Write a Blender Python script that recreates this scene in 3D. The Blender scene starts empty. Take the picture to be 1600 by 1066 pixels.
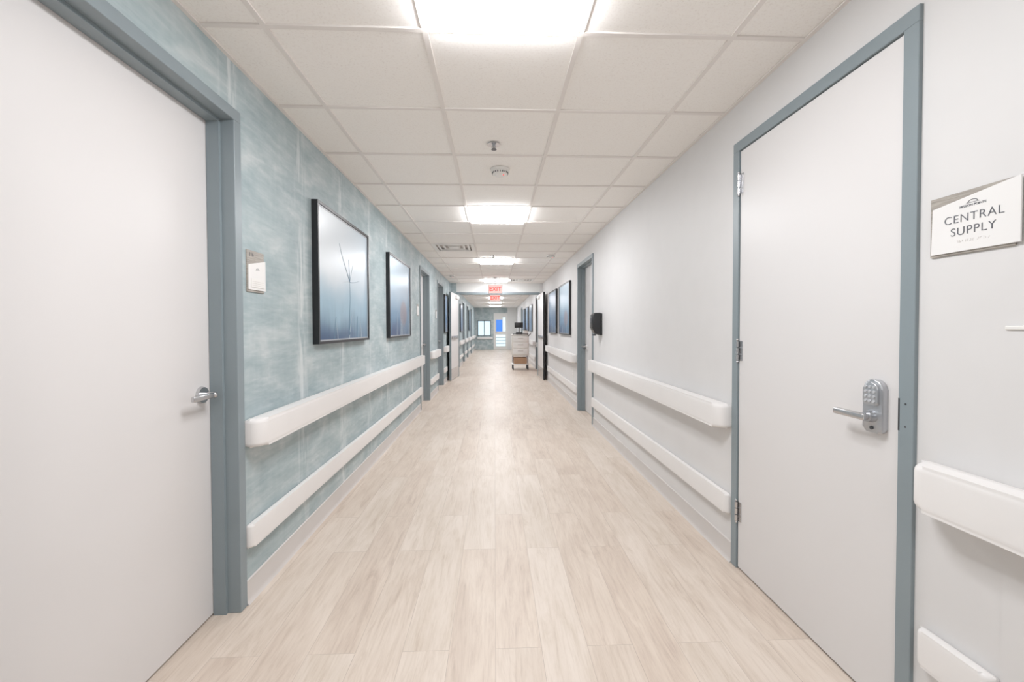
import bpy, bmesh, random
from math import *
from mathutils import Matrix, Vector, Euler
random.seed(7)
SC=bpy.context.scene
COL=SC.collection
XL,XR=-1.129,1.261
CH=2.405           # ceiling height
YB,YE=-4.0,25.0    # corridor extent
FIRE=11.3
G0,GX,T=1.7228,0.038,0.61

# ------------------------------------------------------------ materials
def lin(c):
    r=[]
    for v in c[:3]:
        v/=255.0
        r.append(v/12.92 if v<=.04045 else ((v+.055)/1.055)**2.4)
    return (r[0],r[1],r[2],1.0)
def new(name):
    m=bpy.data.materials.new(name); m.use_nodes=True
    nt=m.node_tree; b=nt.nodes['Principled BSDF']
    return m,nt,b
def coords(nt,scale=(1,1,1),kind='Object',rot=(0,0,0),loc=(0,0,0)):
    tc=nt.nodes.new('ShaderNodeTexCoord'); mp=nt.nodes.new('ShaderNodeMapping')
    mp.inputs['Scale'].default_value=scale; mp.inputs['Rotation'].default_value=rot; mp.inputs['Location'].default_value=loc
    nt.links.new(tc.outputs[kind],mp.inputs[0]); return mp.outputs[0]
def noise(nt,vec,scale,detail=2,rough=.55,dist=0):
    n=nt.nodes.new('ShaderNodeTexNoise'); n.inputs['Scale'].default_value=scale
    n.inputs['Detail'].default_value=detail; n.inputs['Roughness'].default_value=rough
    n.inputs['Distortion'].default_value=dist
    nt.links.new(vec,n.inputs['Vector']); return n.outputs['Fac']
def ramp(nt,fac,stops,interp='LINEAR'):
    r=nt.nodes.new('ShaderNodeValToRGB'); cr=r.color_ramp; cr.interpolation=interp
    while len(cr.elements)>1: cr.elements.remove(cr.elements[-1])
    cr.elements[0].position=stops[0][0]; cr.elements[0].color=stops[0][1]
    for p,c in stops[1:]:
        e=cr.elements.new(p); e.color=c
    nt.links.new(fac,r.inputs[0]); return r.outputs[0]
def mix(nt,fac,a,b,mode='MIX'):
    m=nt.nodes.new('ShaderNodeMix'); m.data_type='RGBA'; m.blend_type=mode
    for s,v in ((m.inputs[0],fac),(m.inputs[6],a),(m.inputs[7],b)):
        if hasattr(v,'links'): nt.links.new(v,s)
        else: s.default_value=v
    return m.outputs[2]
def math(nt,op,a,b=0.0,clamp=False):
    m=nt.nodes.new('ShaderNodeMath'); m.operation=op; m.use_clamp=clamp
    for s,v in ((m.inputs[0],a),(m.inputs[1],b)):
        if hasattr(v,'links'): nt.links.new(v,s)
        else: s.default_value=v
    return m.outputs[0]
def plain(name,c,rough=.5,metal=0,var=.03,nscale=6,spec=.5):
    m,nt,b=new(name)
    v=coords(nt); n=noise(nt,v,nscale,1)
    c1=lin(c); k=1-var*2
    c0=(c1[0]*k,c1[1]*k,c1[2]*k,1)
    nt.links.new(ramp(nt,n,[(.3,c0),(.6,c1)]),b.inputs['Base Color'])
    b.inputs['Roughness'].default_value=rough; b.inputs['Metallic'].default_value=metal
    b.inputs['Specular IOR Level'].default_value=spec
    return m
def emis(name,c,s,sample=False):
    m,nt,b=new(name)
    b.inputs['Base Color'].default_value=lin(c)
    b.inputs['Emission Color'].default_value=lin(c)
    b.inputs['Emission Strength'].default_value=s
    try: m.cycles.emission_sampling='FRONT' if sample else 'NONE'
    except Exception: pass
    return m

M_wallR=plain('wall_paint_light_grey',(219,217,216),.55,var=.01)
M_white=plain('wall_paint_white',(228,228,226),.55,var=.01)
M_door=plain('door_laminate',(221,218,217),.38,var=.008,nscale=2)
M_frame=plain('door_frame_bluegrey',(128,140,145),.4,var=.02)
M_rail=plain('handrail_vinyl_white',(236,233,231),.42,var=.008)
M_base=plain('baseboard_vinyl',(205,199,195),.5,var=.02)
M_grid=plain('grid_metal',(234,228,223),.5,var=.01)
M_metal=plain('satin_chrome',(200,200,202),.25,1,var=.03)
M_metal2=plain('lock_body_silver',(186,188,192),.34,.8,var=.03)
M_black=plain('black_frame',(20,20,24),.35,var=.02)
M_dark=plain('dark_gap',(52,54,58),.6)
M_lip=plain('silver_lip',(196,198,202),.35,.2)
M_plate=plain('sign_plate',(236,234,232),.4,var=.01)
M_ink=plain('sign_ink',(92,94,100),.6)
M_plastic=plain('white_plastic',(238,236,232),.4,var=.01)
M_cream=plain('cream_plastic',(230,225,218),.45)
M_box=plain('cardboard',(178,140,110),.8,var=.05)
M_blk=plain('black_plastic',(24,25,28),.35)
M_rubber=plain('grey_rubber',(70,70,74),.7)
M_chromedark=plain('dark_metal',(90,92,96),.35,.8)
M_lightrim=emis('led_lens_bright',(251,252,255),45,True)
M_lightctr=emis('led_centre_basket',(240,240,242),.8)
M_red=emis('exit_red',(255,46,36),1.8)
M_exitbody=emis('exit_face_glow',(255,206,200),.6)
M_window=emis('daylight_glass',(200,222,232),1.0)
M_blueglass=emis('blue_glass',(60,120,215),.8)

def ceiling_mat():
    m,nt,b=new('ceiling_tile')
    v=coords(nt)
    n=noise(nt,v,120,2,.7)
    c=ramp(nt,n,[(.2,lin((234,228,223))),(.45,lin((250,246,241))),(.8,lin((252,249,245)))])
    nt.links.new(c,b.inputs['Base Color']); b.inputs['Roughness'].default_value=.85
    b.inputs['Specular IOR Level'].default_value=.2
    return m
M_ceil=ceiling_mat()

def floor_mat():
    m,nt,b=new('floor_light_oak_vinyl')
    v=coords(nt,rot=(0,0,pi/2))
    br=nt.nodes.new('ShaderNodeTexBrick'); nt.links.new(v,br.inputs['Vector'])
    br.offset=.37; br.offset_frequency=2; br.inputs['Scale'].default_value=1
    br.inputs['Brick Width'].default_value=1.22; br.inputs['Row Height'].default_value=.18
    br.inputs['Mortar Size'].default_value=.001; br.inputs['Mortar Smooth'].default_value=.2
    br.inputs['Color1'].default_value=(0,0,0,1); br.inputs['Color2'].default_value=(1,1,1,1); br.inputs['Mortar'].default_value=(.5,.5,.5,1)
    br.inputs['Bias'].default_value=0
    sv=nt.nodes.new('ShaderNodeTexCoord')
    cmb=nt.nodes.new('ShaderNodeVectorMath'); cmb.operation='MULTIPLY_ADD'
    nt.links.new(br.outputs['Color'],cmb.inputs[0]); cmb.inputs[1].default_value=(7.3,13.1,3.7)
    nt.links.new(sv.outputs['Object'],cmb.inputs[2])
    mp=nt.nodes.new('ShaderNodeMapping'); mp.inputs['Scale'].default_value=(1,.13,1); nt.links.new(cmb.outputs[0],mp.inputs[0])
    g1=noise(nt,mp.outputs[0],17,5,.68,1.6)
    mp2=nt.nodes.new('ShaderNodeMapping'); mp2.inputs['Scale'].default_value=(1,.3,1); nt.links.new(cmb.outputs[0],mp2.inputs[0])
    g2=noise(nt,mp2.outputs[0],5,2,.55,.6)
    mp3=nt.nodes.new('ShaderNodeMapping'); mp3.inputs['Scale'].default_value=(1,.05,1); nt.links.new(cmb.outputs[0],mp3.inputs[0])
    g3=noise(nt,mp3.outputs[0],110,3,.75)
    base=ramp(nt,g2,[(.3,lin((194,176,160))),(.5,lin((211,195,180))),(.72,lin((224,210,197)))])
    grain=ramp(nt,g1,[(.30,lin((172,151,134))),(.42,lin((203,186,170))),(.58,lin((221,207,193)))])
    c=mix(nt,.48,base,grain)
    c=mix(nt,.18,c,ramp(nt,g3,[(.34,lin((168,149,134))),(.52,lin((221,209,197)))]))
    c=mix(nt,.07,c,br.outputs['Color'],'OVERLAY')
    c=mix(nt,math(nt,'MULTIPLY',br.outputs['Fac'],.55),c,lin((150,132,118)))
    nt.links.new(c,b.inputs['Base Color'])
    b.inputs['Roughness'].default_value=.42
    b.inputs['Specular IOR Level'].default_value=.35
    return m
M_floor=floor_mat()

def wallpaper_mat():
    m,nt,b=new('wallcovering_blue_brushed')
    v=coords(nt,(1,1.0,2.4)); big=noise(nt,v,2.6,4,.66,.35)
    v2=coords(nt,(1,1.8,13)); fine=noise(nt,v2,3.4,3,.6,.3)
    v3=coords(nt,(1,1,1)); patch=noise(nt,v3,1.7,2,.5)
    v4=coords(nt,(1,10,1.0)); drip=noise(nt,v4,3.0,3,.65,.5)
    c=ramp(nt,big,[(.32,lin((134,151,158))),(.44,lin((154,171,176))),(.55,lin((174,187,190))),(.68,lin((206,211,212)))])
    c=mix(nt,.30,c,ramp(nt,fine,[(.3,lin((132,151,158))),(.52,lin((165,180,185))),(.72,lin((212,216,217)))]))
    c=mix(nt,.08,c,ramp(nt,drip,[(.35,lin((144,159,164))),(.65,lin((208,213,214)))]))
    c=mix(nt,math(nt,'MULTIPLY',patch,.36),c,lin((158,177,175)))
    tc=nt.nodes.new('ShaderNodeTexCoord'); sp=nt.nodes.new('ShaderNodeSeparateXYZ'); nt.links.new(tc.outputs['Object'],sp.inputs[0])
    s=math(nt,'PINGPONG',math(nt,'ADD',sp.outputs['Y'],.12),.34)
    near=math(nt,'SUBTRACT',1.0,math(nt,'MULTIPLY',s,12.0,),True)
    dm=math(nt,'MULTIPLY',near,ramp(nt,drip,[(.48,(0,0,0,1)),(.60,(1,1,1,1))]))
    c=mix(nt,math(nt,'MULTIPLY',dm,.7),c,lin((220,224,224)))
    nt.links.new(c,b.inputs['Base Color']); b.inputs['Roughness'].default_value=.6
    return m
M_paper=wallpaper_mat()

def wood_mat(name,a,bb,sc=(1,6,40)):
    m,nt,b=new(name); v=coords(nt,sc); n=noise(nt,v,4,4,.6,.4)
    nt.links.new(ramp(nt,n,[(.3,lin(a)),(.7,lin(bb))]),b.inputs['Base Color']); b.inputs['Roughness'].default_value=.5
    return m
M_backer=wood_mat('sign_backer_greywood',(128,122,115),(176,168,158),(1,3,60))
M_wood=wood_mat('door_wood_veneer',(140,84,64),(176,112,88),(1,20,2))

def art_mat(name,top,mid,bot,right,seed=0,sun=None,lo=.0,md=.26,hi=.62):
    m,nt,b=new(name)
    uv=coords(nt,kind='UV'); sp=nt.nodes.new('ShaderNodeSeparateXYZ'); nt.links.new(uv,sp.inputs[0])
    n=noise(nt,coords(nt,(1,1,1),'UV',loc=(seed,seed,0)),2.2,2,.5)
    f=math(nt,'ADD',sp.outputs['Y'],math(nt,'MULTIPLY',math(nt,'SUBTRACT',n,.5),.35))
    c=ramp(nt,f,[(lo,lin(bot)),(md,lin(mid)),(hi,lin(top))],'EASE')
    g=math(nt,'MULTIPLY',math(nt,'POWER',sp.outputs['X'],1.6),.5,True)
    c=mix(nt,g,c,lin(right))
    st=noise(nt,coords(nt,(26,2,1),'UV',loc=(seed,0,0)),1,3,.6,.4)
    low=math(nt,'SUBTRACT',1.0,math(nt,'MULTIPLY',sp.outputs['Y'],2.8),True)
    mm=math(nt,'MULTIPLY',low,ramp(nt,st,[(.45,(0,0,0,1)),(.65,(1,1,1,1))]))
    c=mix(nt,math(nt,'MULTIPLY',mm,.3),c,lin((36,62,94)))
    if sun:
        d=nt.nodes.new('ShaderNodeVectorMath'); d.operation='DISTANCE'; nt.links.new(uv,d.inputs[0]); d.inputs[1].default_value=(sun[0],sun[1],0)
        c=mix(nt,ramp(nt,d.outputs['Value'],[(sun[2]*.7,(.6,.6,.6,1)),(sun[2],(0,0,0,1))]),c,lin(sun[3]))
    nt.links.new(c,b.inputs['Base Color']); b.inputs['Roughness'].default_value=.3
    return m
A1=art_mat('art_pale_blue_seedhead',(224,232,238),(158,190,208),(42,76,116),(152,182,202),1.3)
A2=art_mat('art_blue_meadow',(150,178,196),(98,134,164),(32,60,104),(114,148,174),4.1,(.66,.30,.2,(146,116,114)))
A3=art_mat('art_deep_blue_grass',(142,168,194),(88,120,158),(30,52,98),(108,134,168),7.7)
M_stem=plain('art_stem_ink',(128,156,178),.5)
M_stem2=plain('art_stem_pale',(226,235,240),.5)

# ------------------------------------------------------------ mesh builder
class B:
    def __init__(s): s.bm=bmesh.new(); s.mats=[]
    def mi(s,m):
        if m not in s.mats: s.mats.append(m)
        return s.mats.index(m)
    def _add(s,t,m,mtx=None):
        if mtx is not None: bmesh.ops.transform(t,matrix=mtx,verts=t.verts[:])
        i=s.mi(m)
        bmesh.ops.recalc_face_normals(t,faces=t.faces[:])
        for f in t.faces: f.material_index=i; f.smooth=True
        me=bpy.data.meshes.new('tmp'); t.to_mesh(me); t.free(); s.bm.from_mesh(me); bpy.data.meshes.remove(me)
    def box(s,x0,x1,y0,y1,z0,z1,m,bev=0,seg=2,mtx=None):
        t=bmesh.new(); bmesh.ops.create_cube(t,size=1)
        for v in t.verts:
            v.co=Vector(((x0+x1)/2+v.co.x*abs(x1-x0),(y0+y1)/2+v.co.y*abs(y1-y0),(z0+z1)/2+v.co.z*abs(z1-z0)))
        if bev: bmesh.ops.bevel(t,geom=t.edges[:],offset=bev,segments=seg,affect='EDGES',profile=.5)
        s._add(t,m,mtx)
    def prism(s,poly,axis,c0,c1,m,bev=0,seg=3,mtx=None):
        t=bmesh.new()
        f={'z':lambda a,b,c:(a,b,c),'x':lambda a,b,c:(c,a,b),'y':lambda a,b,c:(a,c,b)}[axis]
        v0=[t.verts.new(f(a,b,c0)) for a,b in poly]; v1=[t.verts.new(f(a,b,c1)) for a,b in poly]
        n=len(poly); t.faces.new(v0); t.faces.new(list(reversed(v1)))
        for i in range(n): t.faces.new([v0[i],v1[i],v1[(i+1)%n],v0[(i+1)%n]])
        if bev:
            ed=[e for e in t.edges if (e.verts[0] in v0 and e.verts[1] in v0) or (e.verts[0] in v1 and e.verts[1] in v1)]
            bmesh.ops.bevel(t,geom=ed,offset=bev,segments=seg,affect='EDGES',profile=.5)
        s._add(t,m,mtx)
    def rod(s,p0,p1,r,m,seg=16,r2=None):
        p0=Vector(p0);p1=Vector(p1);d=p1-p0
        t=bmesh.new(); bmesh.ops.create_cone(t,cap_ends=True,segments=seg,radius1=r,radius2=r if r2 is None else r2,depth=d.length)
        mt=Matrix.Translation((p0+p1)/2)@d.to_track_quat('Z','Y').to_matrix().to_4x4()
        s._add(t,m,mt)
    def ball(s,p,r,m,sc=(1,1,1)):
        t=bmesh.new(); bmesh.ops.create_uvsphere(t,u_segments=16,v_segments=10,radius=r)
        s._add(t,m,Matrix.Translation(p)@Matrix.Diagonal((sc[0],sc[1],sc[2],1)))
    def quad(s,pts,m,uv=True):
        i=s.mi(m); l=s.bm.loops.layers.uv.verify()
        vs=[s.bm.verts.new(p) for p in pts]; f=s.bm.faces.new(vs); f.material_index=i
        for lp,u in zip(f.loops,((0,0),(1,0),(1,1),(0,1))): lp[l].uv=u
    def done(s,name,parent=None):
        me=bpy.data.meshes.new(name); s.bm.to_mesh(me); s.bm.free()
        for m in s.mats: me.materials.append(m)
        try: me.set_sharp_from_angle(angle=radians(35))
        except Exception: pass
        o=bpy.data.objects.new(name,me); COL.objects.link(o)
        if parent: o.parent=parent
        return o
def empty(name,loc=(0,0,0)):
    o=bpy.data.objects.new(name,None); o.empty_display_size=.1; COL.objects.link(o); return o
class W:   # wall-relative boxes; n = distance out from wall into corridor
    def __init__(s,side): s.s=side
    def x(s,n): return XL+n if s.s=='L' else XR-n
    def box(s,b,y0,y1,n0,n1,z0,z1,m,bev=0,seg=2):
        a,c=s.x(n0),s.x(n1); b.box(min(a,c),max(a,c),y0,y1,z0,z1,m,bev,seg)
    def pt(s,y,z,n): return (s.x(n),y,z)
WL,WR=W('L'),W('R')
def text(body,size,w,y,z,n,mat,name,parent,align='CENTER',off=0,sp=1.0):
    c=bpy.data.curves.new(name,'FONT'); c.body=body; c.size=size; c.align_x=align; c.align_y='CENTER'; c.extrude=.0006; c.offset=off; c.space_character=sp
    c.materials.append(mat); o=bpy.data.objects.new(name,c); COL.objects.link(o)
    if w.s=='L': R=Matrix(((0,0,1),(1,0,0),(0,1,0)))
    else: R=Matrix(((0,0,-1),(-1,0,0),(0,1,0)))
    o.matrix_world=Matrix.Translation(w.pt(y,z,n))@R.to_4x4()
    o.parent=parent; return o

# ------------------------------------------------------------ shell
OPL=[(.93,1.985),(6.63,7.6),(8.65,9.62),(13.0,13.97),(15.4,16.37),(17.6,18.57),(20.4,21.37)]
OPR=[(1.245,2.24),(5.5,6.55),(12.25,13.25),(19.5,20.5)]
ZT=2.2
def wall(side,ops,mat,name):
    b=B(); w=W(side); y=YB
    for a,c in ops:
        w.box(b,y,a,0,-.15,0,CH+.12,mat); w.box(b,a,c,0,-.15,ZT,CH+.12,mat); y=c
    w.box(b,y,YE,0,-.15,0,CH+.12,mat)
    return b.done(name)
wall('L',OPL,M_paper,'wall_left'); wall('R',OPR,M_wallR,'wall_right')
b=B(); b.box(XL-.15,XR+.15,YB-.15,YB,0,CH+.12,M_white); b.done('wall_back')
b=B(); b.box(XL-.3,XR+.3,YB-.15,YE+.15,-.1,0,M_floor); b.done('floor')

# end wall with window and glazed door
wy0,wy1=YE,YE+.15
wx=(-.98,-.2,.78,1.68); dx=(-.05,.75,2.1)
for a in ((XL-.15,wx[0],0,CH+.12,M_paper),(wx[0],wx[1],0,wx[2],M_paper),(wx[0],wx[1],wx[3],CH+.12,M_paper),
          (wx[1],dx[0],0,CH+.12,M_paper),(dx[0],dx[1],dx[2],CH+.12,M_paper),(dx[1],XR+.15,0,CH+.12,M_white)):
    b=B(); b.box(a[0],a[1],wy0,wy1,a[2],a[3],a[4]); b.done('wall_end')
b=B()
b.box(wx[0],wx[1],wy0+.08,wy0+.1,wx[2],wx[3],M_window)
for x0,x1,z0,z1 in ((wx[0],wx[0]+.05,wx[2],wx[3]),(wx[1]-.05,wx[1],wx[2],wx[3]),(wx[0],wx[1],wx[2],wx[2]+.05),(wx[0],wx[1],wx[3]-.05,wx[3]),(-.61,-.57,wx[2],wx[3])):
    b.box(x0,x1,wy0+.02,wy0+.08,z0,z1,M_frame)
b.done('window_1')
b=B()
x0,x1,zt=dx
b.box(x0,x0+.06,wy0,wy0+.1,0,zt,M_plastic); b.box(x1-.06,x1,wy0,wy0+.1,0,zt,M_plastic); b.box(x0+.06,x1-.06,wy0,wy0+.1,zt-.06,zt,M_plastic)
b.box(x0+.06,x1-.06,wy0+.03,wy0+.07,0,zt-.06,M_plastic)
b.box(x0+.14,x1-.3,wy0+.02,wy0+.035,1.05,1.72,M_blueglass,.004)
b.box(x1-.27,x1-.12,wy0+.02,wy0+.035,1.05,1.85,M_window,.004)
b.box(x0+.14,x1-.12,wy0+.02,wy0+.035,.2,.85,M_window,.004)
for k in range(3): b.box(x0+.14,x1-.12,wy0+.012,wy0+.02,.34+k*.17,.37+k*.17,M_frame)
b.rod((x0+.1,wy0+.03,1.0),(x0+.1,wy0-.03,1.0),.012,M_metal); b.rod((x0+.1,wy0-.03,1.0),(x0+.21,wy0-.03,1.0),.01,M_metal)
b.done('door_14')

# ceiling tiles, grid, lights
cols=[XL,GX-.915,GX-.305,GX+.305,GX+.915,XR]
k0=int(floor((YB-G0)/T)); k1=int(ceil((YE-G0)/T))
lights=[k for k in range(k0,k1) if (k+1)%5==0]
vents=[(1,7),(3,14)]
b=B(); g=B()
for k in range(k0,k1):
    y0=max(YB,G0+k*T); y1=min(YE,G0+(k+1)*T)
    for c in range(5):
        if (c==2 and k in lights) or (c,k) in vents: continue
        b.box(cols[c],cols[c+1],y0,y1,CH+.005,CH+.03,M_ceil)
b.box(XL-.15,XR+.15,YB-.15,YE+.15,CH+.12,CH+.16,M_white)
b.done('ceiling')
for c in cols[1:-1]: g.box(c-.011,c+.011,YB,YE,CH-.001,CH+.0055,M_grid)
for k in range(k0+1,k1): g.box(XL,XR,G0+k*T-.011,G0+k*T+.011,CH-.0015,CH+.005,M_grid)
g.box(XL,XL+.018,YB,YE,CH-.003,CH+.004,M_grid); g.box(XR-.018,XR,YB,YE,CH-.003,CH+.004,M_grid)
g.done('trim_ceiling_grid')
for k in lights:
    b=B(); y0=G0+k*T+.011; y1=G0+(k+1)*T-.011; x0,x1=cols[2]+.011,cols[3]-.011
    f=.014; z=CH-.004
    for a in ((x0,x1,y0,y0+f),(x0,x1,y1-f,y1),(x0,x0+f,y0+f,y1-f),(x1-f,x1,y0+f,y1-f)): b.box(*a,z,z+.03,M_plastic)
    b.box(x0,x1,y0,y1,CH+.06,CH+.075,M_plastic)
    for a in ((x0,x0+f),(x1-f,x1)): b.box(a[0],a[1],y0,y1,CH+.026,CH+.06,M_plastic)
    for a in ((y0,y0+f),(y1-f,y1)): b.box(x0,x1,a[0],a[1],CH+.026,CH+.06,M_plastic)
    # frosted lens ring, dimmer centre basket; drop and glowing sides added to brighten ceiling
    m=.115; zb=CH-.022; zt_=CH-.003
    X0,X1,Y0,Y1=x0+f,x1-f,y0+f,y1-f
    X2,X3,Y2,Y3=X0+m,X1-m,Y0+m,Y1-m
    def dn(a,c,d,e): b.quad([(a,d,zb),(a,e,zb),(c,e,zb),(c,d,zb)],M_lightrim)
    dn(X0,X1,Y0,Y2); dn(X0,X1,Y3,Y1); dn(X0,X2,Y2,Y3); dn(X3,X1,Y2,Y3)
    b.quad([(X0,Y0,zb),(X1,Y0,zb),(X1,Y0,zt_),(X0,Y0,zt_)],M_lightrim); b.quad([(X1,Y1,zb),(X0,Y1,zb),(X0,Y1,zt_),(X1,Y1,zt_)],M_lightrim)
    b.quad([(X0,Y1,zb),(X0,Y0,zb),(X0,Y0,zt_),(X0,Y1,zt_)],M_lightrim); b.quad([(X1,Y0,zb),(X1,Y1,zb),(X1,Y1,zt_),(X1,Y0,zt_)],M_lightrim)
    b.box(X2,X3,Y2,Y3,zb-.002,zb+.015,M_lightctr)
    b.done('ceiling_light_panel')
for c,k in vents:
    b=B(); y0=G0+k*T+.013; y1=G0+(k+1)*T-.013; x0,x1=cols[c]+.013,cols[c+1]-.013
    b.box(x0,x1,y0,y1,CH+.03,CH+.05,M_base)
    for i in range(4):
        d=.035*i+.0; w_=.05 if i==0 else .03; zz=CH-.004+.004*i
        X0,X1,Y0,Y1=x0+d*2,x1-d*2,y0+d*2,y1-d*2
        for a in ((X0,X1,Y0,Y0+w_),(X0,X1,Y1-w_,Y1),(X0,X0+w_,Y0+w_,Y1-w_),(X1-w_,X1,Y0+w_,Y1-w_)): b.box(*a,zz,zz+.012,M_plastic)
    b.box(x0+.22,x1-.22,y0+.22,y1-.22,CH-.004,CH+.01,M_plastic)
    b.done('air_diffuser')

def sprinkler(x,y):
    b=B()
    b.rod((x,y,CH+.003),(x,y,CH-.005),.036,M_metal,28,.042)
    b.rod((x,y,CH-.004),(x,y,CH-.018),.009,M_metal)
    for s in (-1,1):
        b.rod((x+s*.009,y,CH-.010),(x+s*.013,y,CH-.022),.0028,M_metal,8); b.rod((x+s*.013,y,CH-.022),(x,y,CH-.032),.0028,M_metal,8)
    b.rod((x,y,CH-.018),(x,y,CH-.032),.0035,M_chromedark,8)
    b.rod((x,y,CH-.032),(x,y,CH-.035),.017,M_chromedark,20)
    b.done('fire_sprinkler')
def smoke(x,y,r=.062):
    b=B()
    b.rod((x,y,CH+.003),(x,y,CH-.012),r*1.08,M_plastic,36,r*1.04)
    b.rod((x,y,CH-.012),(x,y,CH-.034),r*.9,M_plastic,36,r*.84)
    for i in range(20):
        a=i*2*pi/20; b.box(-.003,.003,-.003,.003,-.006,.006,M_rubber,mtx=Matrix.Translation((x+cos(a)*r*.86,y+sin(a)*r*.86,CH-.026))@Matrix.Rotation(a,4,'Z'))
    b.rod((x,y,CH-.034),(x,y,CH-.048),r*.66,M_plastic,36,r*.5)
    b.ball((x+r*.35,y-r*.4,CH-.046),.004,M_red)
    b.done('smoke_detector')
sprinkler(0,2.76); smoke(.045,3.2,.066); sprinkler(-.02,7.0); smoke(.9,6.9); smoke(-.93,9.6,.05); sprinkler(.06,12.0)

# ------------------------------------------------------------ handrails & baseboards
def rail(side,y0,y1,z0,z1,n,r,name,bev=.022):
    w=W(side); b=B(); pts=[]
    def c(cy,cn,a0,a1):
        for i in range(9):
            a=a0+(a1-a0)*i/8; pts.append((cy+r*cos(a),cn+r*sin(a)))
    pts.append((y0,0)); c(y0+r,n-r,pi,pi/2); c(y1-r,n-r,pi/2,0); pts.append((y1,0))
    poly=[(w.x(q),p) for p,q in pts]
    b.prism(poly,'z',z0,z1,M_rail,bev,4)
    if n>.06: w.box(b,y0+.1,y1-.1,0,.03,z0-.012,z0+.004,M_rail)
    return b.done(name)
H0,H1,L0,L1=.712,.842,.255,.36
for y0,y1 in ((-3.9,.92),(1.99,6.62),(7.61,8.64),(9.63,10.16),(11.5,12.98),(13.99,15.38),(16.4,17.58),(18.6,20.38),(21.4,24.9)):
    rail('L',y0,y1,H0,H1,.085,.055,'handrail'); rail('L',y0,y1,L0,L1,.035,.022,'wall_bumper_rail',.012)
for y0,y1 in ((-3.9,1.2),(2.25,5.49),(6.56,10.1),(11.5,12.2),(13.3,19.45),(20.55,24.9)):
    dz=.024 if y0<0 else 0
    rail('R',y0,y1,H0+dz,H1+dz,.085,.055,'handrail')
for y0,y1 in ((-3.9,.9),(1.02,1.212),(2.25,5.49),(6.56,10.1),(11.5,12.2),(13.3,19.45),(20.55,24.9)):
    dz=.012 if y0<2 else 0
    rail('R',y0,y1,L0+dz,L1+dz,.035,.022,'wall_bumper_rail',.012)
b=B(); b.box(-1.0,-.1,YE-.08,YE,.6,.72,M_rail,.03,4); b.done('handrail')
def base(side,ops,name):
    w=W(side); b=B(); y=YB
    for a,c in list(ops)+[(YE,YE)]:
        b.prism([(w.x(0),.105),(w.x(.006),.102),(w.x(.008),.02),(w.x(.014),.006),(w.x(.02),0),(w.x(0),0)],'y',y,a,M_base)
        y=c
    b.done(name)
base('L',OPL,'baseboard_left'); base('R',OPR,'baseboard_right')
b=B(); b.box(XL+.02,XR-.02,YB,YB+.01,0,.1,M_base); b.done('baseboard_back')

# ------------------------------------------------------------ doors
def lever(b,w,y,z,n,dirn,L=.13):
    b.rod(w.pt(y,z,n),w.pt(y,z,n+.012),.036,M_metal,32,.033)
    b.rod(w.pt(y,z,n+.011),w.pt(y,z,n+.05),.012,M_metal,20)
    b.ball(w.pt(y,z,n+.052),.0145,M_metal)
    a,c=sorted((y+dirn*-.012,y+dirn*L)); 
    w.box(b,a,c,n+.045,n+.061,z-.0115,z+.0115,M_metal,.005,3)
def door(idx,side,y0,y1,recess=.1,leafmat=None,handle='near'):
    w=W(side); p=empty('door_%d'%idx); fw=.05
    leafmat=leafmat or M_door
    f=B()
    pr=.012
    for a,c in ((y0,y0+fw),(y1-fw,y1)): w.box(f,a,c,pr,-.148,0,ZT-fw,M_frame,.0015,1)
    w.box(f,y0,y1,pr,-.148,ZT-fw,ZT,M_frame,.0015,1)
    if recess>0:
        s=.014
        for a,c in ((y0+fw,y0+fw+s),(y1-fw-s,y1-fw)): w.box(f,a,c,-.045,-recess+.002,0,ZT-fw-s,M_frame)
        w.box(f,y0+fw,y1-fw,-.045,-recess+.002,ZT-fw-s,ZT-fw,M_frame)
    f.done('frame',p)
    l=B(); g=.004
    n0=-recess if recess>0 else .004
    w.box(l,y0+fw+g,y1-fw-g,n0,n0-.044,.008,ZT-fw-g,leafmat,.002,1)
    l.done('leaf',p)
    k=B(); w.box(k,y0+fw,y1-fw,n0-.046,n0-.05,0,ZT-fw,M_dark); k.done('gap_shadow_backing',p)
    if recess>0:
        h=B()
        if handle=='far': lever(h,w,y1-fw-.067,.972,n0,-1)
        else: lever(h,w,y0+fw+.067,.972,n0,1)
        h.done('lever_handle',p)
    return p
for i,(a,c) in enumerate(OPL): 
    door(i+1,'L',a,c,.1,handle='far')
pR=door(8,'R',*OPR[0],recess=0)
door(9,'R',*OPR[1],recess=.1,handle='far')
door(10,'R',*OPR[2],recess=.05,leafmat=M_wood,handle='near')
door(11,'R',*OPR[3],recess=.1,handle='near')
h=B()
for z in (.30,1.13,1.98):
    for j in range(3):
        h.rod(WR.pt(2.186,z-.05+j*.034,.014),WR.pt(2.186,z-.02+j*.034,.014),.0075,M_metal,14)
    WR.box(h,2.155,2.183,.004,.0065,z-.05,z+.05,M_metal)
    h.ball(WR.pt(2.186,z+.056,.014),.006,M_metal); h.ball(WR.pt(2.186,z-.056,.014),.006,M_metal)
h.done('hinges',pR)
k=B(); yc=1.372; 
def arch(y0,y1,z0,z1,r,rt):
    pts=[]
    for cx,cz,a0,rr in ((y0+r,z0+r,pi,r),(y1-r,z0+r,1.5*pi,r),(y1-rt,z1-rt,0,rt),(y0+rt,z1-rt,.5*pi,rt)):
        for i in range(7): a=a0+i*pi/12; pts.append((cx+rr*cos(a),cz+rr*sin(a)))
    return pts
k.prism(arch(yc-.036,yc+.036,.905,1.078,.014,.03),'x',WR.x(.004),WR.x(.026),M_metal2,.006,3)
k.prism(arch(yc-.028,yc+.028,.995,1.07,.01,.024),'x',WR.x(.02),WR.x(.034),M_metal2,.004,3)
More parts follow.
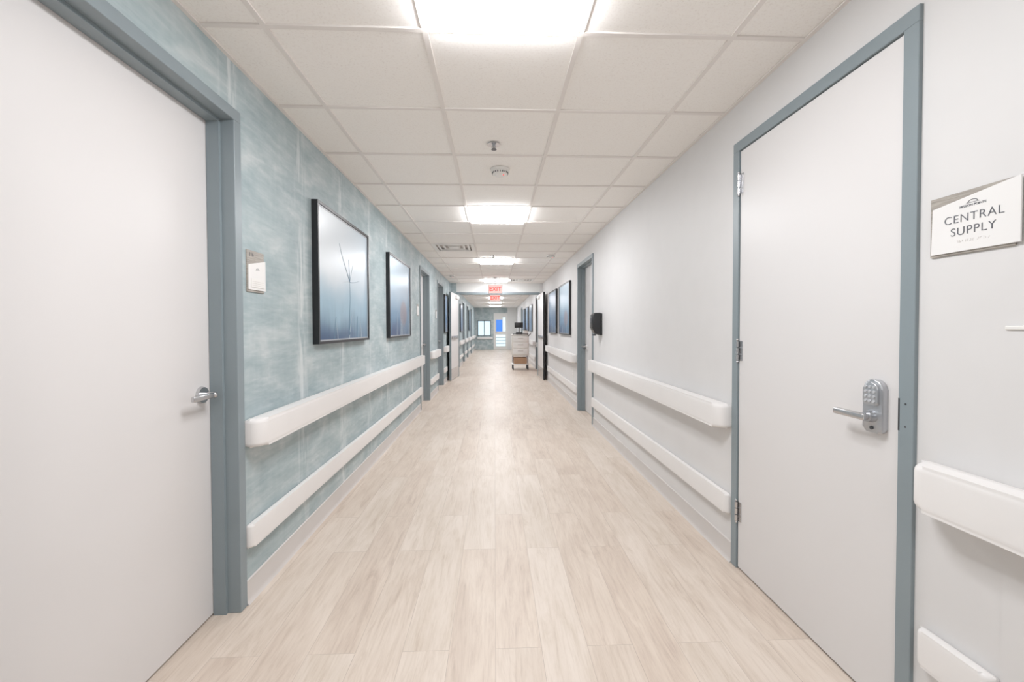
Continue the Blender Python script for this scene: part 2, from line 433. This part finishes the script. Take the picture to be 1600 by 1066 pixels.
for r in range(4):
    for c in range(3):
        yy=yc+(c-1)*.0155; zz=1.008+r*.0155
        k.rod(WR.pt(yy,zz,.033),WR.pt(yy,zz,.0375),.0052,M_lip,14,.0042)
k.rod(WR.pt(yc,.958,.02),WR.pt(yc,.958,.045),.021,M_metal2,28,.018)
k.rod(WR.pt(yc,.958,.04),WR.pt(yc,.958,.066),.012,M_metal,20)
k.rod(WR.pt(yc,.92,.026),WR.pt(yc,.92,.029),.006,M_chromedark,14)
WR.box(k,yc-.013,yc+.115,.051,.069,.946,.969,M_metal,.006,3)
k.done('keypad_lever_lock',pR)
k=B(); WR.box(k,1.289,1.2945,.006,.0125,.93,1.03,M_dark); 
for zz in (.945,1.015): k.rod(WR.pt(1.27,zz,.012),WR.pt(1.27,zz,.013),.003,M_dark,8)
k.done('strike_plate',pR)

# fire door set
FL,FR=-.93,1.13
for a in ((XL,FL-.05,0,CH+.005,M_paper),(FR+.05,XR,0,CH+.005,M_wallR),(FL-.05,FR+.05,2.17,CH+.005,M_white)):
    b=B(); b.box(a[0],a[1],FIRE,FIRE+.14,a[2],a[3],a[4]); b.done('wall_cross_corridor')
b=B(); b.box(FL-.05,FL,FIRE-.012,FIRE+.152,0,2.115,M_frame); b.box(FR,FR+.05,FIRE-.012,FIRE+.152,0,2.115,M_frame)
b.box(FL-.05,FR+.05,FIRE-.012,FIRE+.152,2.115,2.17,M_frame); b.done('trim_fire_door_frame')
def leaf(n,x,ang,sgn,edge):
    p=empty('door_%d'%n); L=1.02
    mt=Matrix.Translation((x,FIRE-.015,0))@Matrix.Rotation(ang,4,'Z')
    b=B(); b.box(-.022,.022,-L,0,.01,2.1,M_door,.002,1,mt); b.box(-.0235,.0235,-L-.003,-L+.012,.01,2.1,edge,mtx=mt); b.done('leaf',p)
    b=B(); s=sgn
    b.box(.022*s,.034*s,-L+.05,-.08,.98,1.06,M_metal,.004,2,mt); b.box(.034*s,.062*s,-L+.12,-.3,.995,1.045,M_metal,.006,2,mt); b.done('push_bar',p)
    b=B(); b.box(.022*s,.026*s,-L+.03,-.03,.03,.28,M_metal,mtx=mt); b.done('kick_plate',p)
    b=B(); b.box(.022*s,.07*s,-.42,-.12,1.98,2.05,M_plastic,.006,2,mt); b.done('door_closer',p)
leaf(12,FL-.025,-.085,1,M_frame); leaf(13,FR+.025,.02,-1,M_black)

# exit signs
def exit_sign(y,z0,z1,x=.02,w=.32):
    p=empty('exit_sign')
    b=B(); b.box(x-w/2,x+w/2,y,y+.045,z0,z1,M_plastic,.006); b.box(x-w/2+.012,x+w/2-.012,y-.003,y+.001,z0+.012,z1-.012,M_exitbody)
    b.rod((x,y+.022,z1),(x,y+.022,CH+.003),.01,M_plastic); b.rod((x,y+.022,CH+.003),(x,y+.022,CH-.015),.05,M_plastic,24); b.done('housing',p)
    c=bpy.data.curves.new('exit_lettering','FONT'); c.body='EXIT'; c.size=(z1-z0)*.70; c.align_x='CENTER'; c.align_y='CENTER'; c.extrude=.002; c.offset=.002
    c.materials.append(M_red); o=bpy.data.objects.new('exit_lettering',c); COL.objects.link(o)
    o.matrix_world=Matrix.Translation((x,y-.005,(z0+z1)/2))@Euler((pi/2,0,0)).to_matrix().to_4x4(); o.parent=p
exit_sign(10.0,2.04,2.235); exit_sign(13.1,2.05,2.25)

# ------------------------------------------------------------ pictures
def stems(w,p,lines,mat,n,r=.0022):
    c=bpy.data.curves.new('plant_drawing','CURVE'); c.dimensions='3D'; c.bevel_depth=r; c.bevel_resolution=0
    for pts in lines:
        s=c.splines.new('NURBS'); s.points.add(len(pts)-1); s.order_u=3; s.use_endpoint_u=True
        for q,(yy,zz) in zip(s.points,pts): q.co=(*w.pt(yy,zz,n),1); 
        for i,q in enumerate(s.points): q.radius=1-.7*i/(len(pts)-1)
    c.materials.append(mat); o=bpy.data.objects.new('plant_drawing',c); COL.objects.link(o); o.parent=p
def picture(side,y0,y1,z0,z1,art,kind):
    w=W(side); p=empty('framed_picture'); b=B(); d=.04; f=.018
    for a in ((y0,y0+f,z0,z1),(y1-f,y1,z0,z1),(y0+f,y1-f,z0,z0+f),(y0+f,y1-f,z1-f,z1)): w.box(b,a[0],a[1],0,d,a[2],a[3],M_black)
    a0,a1,c0,c1=y0+f,y1-f,z0+f,z1-f; e=.008
    for a in ((a0,a0+e,c0,c1),(a1-e,a1,c0,c1),(a0+e,a1-e,c0,c0+e),(a0+e,a1-e,c1-e,c1)): w.box(b,a[0],a[1],0,d-.008,a[2],a[3],M_lip)
    a0+=e;a1-=e;c0+=e;c1-=e
    w.box(b,a0,a1,0,.02,c0,c1,M_black)
    n=d-.012
    if side=='L': pts=[w.pt(a0,c0,n),w.pt(a1,c0,n),w.pt(a1,c1,n),w.pt(a0,c1,n)]
    else: pts=[w.pt(a1,c0,n),w.pt(a0,c0,n),w.pt(a0,c1,n),w.pt(a1,c1,n)]
    b.quad(pts,art); b.done('frame_and_print',p)
    Wd,Hd=a1-a0,c1-c0
    def U(u,v): 
        return ((a0+u*Wd) if side=='L' else (a1-u*Wd),c0+v*Hd)
    L1,L2=[],[]
    rnd=random.Random(int(y0*100))
    if kind==1:
        L1.append([U(.56,.0),U(.56,.2),U(.58,.38),U(.57,.5)])
        L1.append([U(.57,.5),U(.5,.6),U(.40,.72),U(.36,.8)]); L2.append([U(.57,.5),U(.62,.6),U(.66,.72)]); L1.append([U(.57,.5),U(.66,.5),U(.8,.54)]); L1.append([U(.57,.5),U(.56,.62),U(.55,.7)]); L2.append([U(.57,.5),U(.46,.5),U(.38,.46)])
    for i in range(8 if kind!=1 else 5):
        u=rnd.uniform(.05,.95); hh=rnd.uniform(.12,.42 if kind!=1 else .22); s=rnd.uniform(-.08,.08)
        (L1 if rnd.random()<.4 else L2).append([U(u,.0),U(u+s*.2,hh*.5),U(min(.98,max(.02,u+s)),hh)])
    stems(w,p,L1,M_stem,n+.001,.0024); stems(w,p,L2,M_stem2,n+.0015,.0016)
picture('L',2.75,3.84,1.15,2.05,A1,1)
picture('L',4.59,5.72,1.145,2.045,A2,2)
picture('L',9.70,10.22,1.145,2.0,A3,3)
picture('R',7.1,8.25,1.13,2.03,A2,2)
picture('R',8.65,9.8,1.13,2.03,A3,3)
for y in (14.3,16.0,17.7): picture('R',y,y+1.1,1.13,2.03,A3,3)
picture('L',14.15,15.2,1.13,2.03,A3,3); picture('L',18.9,20.0,1.13,2.03,A2,2)

# ------------------------------------------------------------ signs
def mark(b,w,y,z,n,s,m):
    pr=None
    for i in range(11):
        a=pi*i/10; q=w.pt(y+cos(a)*s,z+sin(a)*s*.62,n)
        if pr: b.rod(pr,q,s*.07,m,6)
        pr=q
    b.rod(w.pt(y-s*1.3,z,n),w.pt(y+s*1.3,z,n),s*.05,m,6)
p=empty('central_supply_sign'); b=B()
WR.box(b,1.004,1.209,0,.006,1.447,1.613,M_backer,.0008,1)
b.prism([(1.203,1.453),(.990,1.453),(.990,1.613),(1.200,1.582)],'x',WR.x(.006),WR.x(.010),M_plate,.0006,1)
mark(b,WR,1.095,1.577,.0105,.012,M_ink)
b.done('plaque',p)
text('CENTRAL',.031,WR,1.095,1.540,.0105,M_ink,'lettering',p,off=-.0004,sp=1.1)
text('SUPPLY',.031,WR,1.095,1.506,.0105,M_ink,'lettering',p,off=-.0004,sp=1.1)
text('MISSION POINTE',.0085,WR,1.095,1.570,.0105,M_ink,'lettering',p,off=-.0001)
b=B()
for i in range(13):
    for j in range(3):
        for kx in range(2):
            if random.random()<.5 and i!=7: b.ball(WR.pt(1.132-i*.0062-kx*.0023,1.482-j*.0023,.0102),.0009,M_base,(.6,1,1))
b.done('braille',p)
p=empty('room_number_sign'); b=B()
WL.box(b,2.03,2.175,0,.006,1.42,1.612,M_backer,.0008,1)
b.prism([(2.036,1.43),(2.182,1.43),(2.182,1.575),(2.036,1.545)],'x',WL.x(.006),WL.x(.010),M_plate,.0006,1)
WL.box(b,2.055,2.165,.010,.0125,1.442,1.482,M_plastic,.0005,1)
for i in range(3): WL.box(b,2.062,2.158,.0125,.0129,1.45+i*.009,1.4515+i*.009,M_base)
mark(b,WL,2.11,1.525,.0105,.012,M_ink); b.done('plaque',p)
text('116',.026,WL,2.066,1.592,.0065,M_ink,'lettering',p)
for yy,w in ((6.5,WL),(8.52,WL),(12.9,WL)):
    b=B(); w.box(b,yy-.13,yy,0,.006,1.43,1.6,M_backer); w.box(b,yy-.125,yy-.003,.006,.009,1.44,1.57,M_plate); b.done('room_number_sign')

# sanitizer dispenser
b=B()
WR.box(b,5.04,5.17,0,.03,1.16,1.42,M_blk,.008)
b.prism([(WR.x(.02),1.17),(WR.x(.02),1.425),(WR.x(.085),1.425),(WR.x(.115),1.40),(WR.x(.12),1.25),(WR.x(.09),1.19),(WR.x(.06),1.17)],'y',5.035,5.175,M_blk,.01,3)
WR.box(b,5.07,5.14,.07,.10,1.155,1.175,M_rubber,.004); WR.box(b,5.065,5.145,.118,.122,1.30,1.36,M_rubber,.001,1)
b.done('hand_sanitizer_dispenser')
b=B(); WR.box(b,6.9,6.97,0,.006,.45,.565,M_plastic,.002); 
for zz in (.48,.53): WR.box(b,6.92,6.95,.006,.0075,zz-.01,zz+.01,M_base,.001,1)
b.done('wall_outlet')
b=B(); WR.box(b,.1,1.018,0,.004,.11,1.245,M_wallR); WR.box(b,.1,1.02,0,.009,1.242,1.252,M_plastic,.002,1); b.done('wall_protection_panel')

# ------------------------------------------------------------ cart
p=empty('isolation_supply_cart')
b=B(); x0,x1,y0,y1=.52,1.02,12.9,13.4
b.box(x0,x1,y0,y1,.42,1.02,M_cream,.02,3)
b.box(x0-.015,x1+.015,y0-.015,y1+.015,1.02,1.05,M_plastic,.01,2)
for i in range(3): b.box(x0+.03,x1-.03,y0-.014,y0,.46+i*.185,.63+i*.185,M_plastic,.006,2); b.box(x0+.17,x1-.17,y0-.034,y0-.012,.555+i*.185,.575+i*.185,M_base,.004,2)
for xx in (x0+.03,x1-.03):
    for yy in (y0+.04,y1-.04):
        b.rod((xx,yy,.14),(xx,yy,.44),.014,M_metal); b.rod((xx,yy,.09),(xx,yy,.15),.02,M_chromedark); b.rod((xx-.018,yy,.06),(xx+.018,yy,.06),.06,M_rubber,24)
b.box(x0,x1,y0,y1,.15,.175,M_plastic,.006)
b.done('cart_body',p)
b=B(); b.box(x0+.06,x1-.06,y0+.03,y1-.05,.175,.36,M_box,.004,1); b.done('cardboard_box',p)
b=B(); b.box(x0+.12,x0+.32,y0+.1,y0+.3,1.05,1.12,M_blk,.01); b.rod((x0+.22,y0+.2,1.1),(x0+.22,y0+.2,1.32),.016,M_blk)
b.box(x0+.08,x0+.34,y0+.17,y0+.2,1.25,1.41,M_blk,.008); b.box(x0+.34,x1-.02,y0+.08,y0+.32,1.05,1.17,M_plastic,.015); b.box(x0+.36,x1-.05,y0+.1,y0+.3,1.17,1.21,M_chromedark,.01)
b.rod((x1-.02,y0,1.0),(x1+.05,y0-.04,1.08),.012,M_blk); b.rod((x0+.03,y0-.05,1.07),(x1-.03,y0-.05,1.07),.012,M_blk); 
for xx in (x0+.03,x1-.03): b.rod((xx,y0-.05,1.07),(xx,y0+.01,1.03),.012,M_blk)
b.done('cart_top_equipment',p)

# ------------------------------------------------------------ world, camera, colour
w=bpy.data.worlds.new('world'); SC.world=w; w.use_nodes=True
w.node_tree.nodes['Background'].inputs[0].default_value=(.8,.85,.9,1); w.node_tree.nodes['Background'].inputs[1].default_value=.3
cam=bpy.data.cameras.new('camera'); cam.sensor_width=36; cam.lens=679.7*36/1600; cam.shift_y=-7.05/1600; cam.clip_start=.02; cam.clip_end=200
o=bpy.data.objects.new('camera',cam); COL.objects.link(o)
o.matrix_world=Matrix.Translation((0,0,1.2503))@Matrix.Rotation(-.0401,4,'Z')@Matrix.Rotation(pi/2-.0199,4,'X')@Matrix.Rotation(-.0026,4,'Z')
SC.camera=o
SC.view_settings.view_transform='Standard'
SC.view_settings.look='None'
SC.view_settings.gamma=1.12
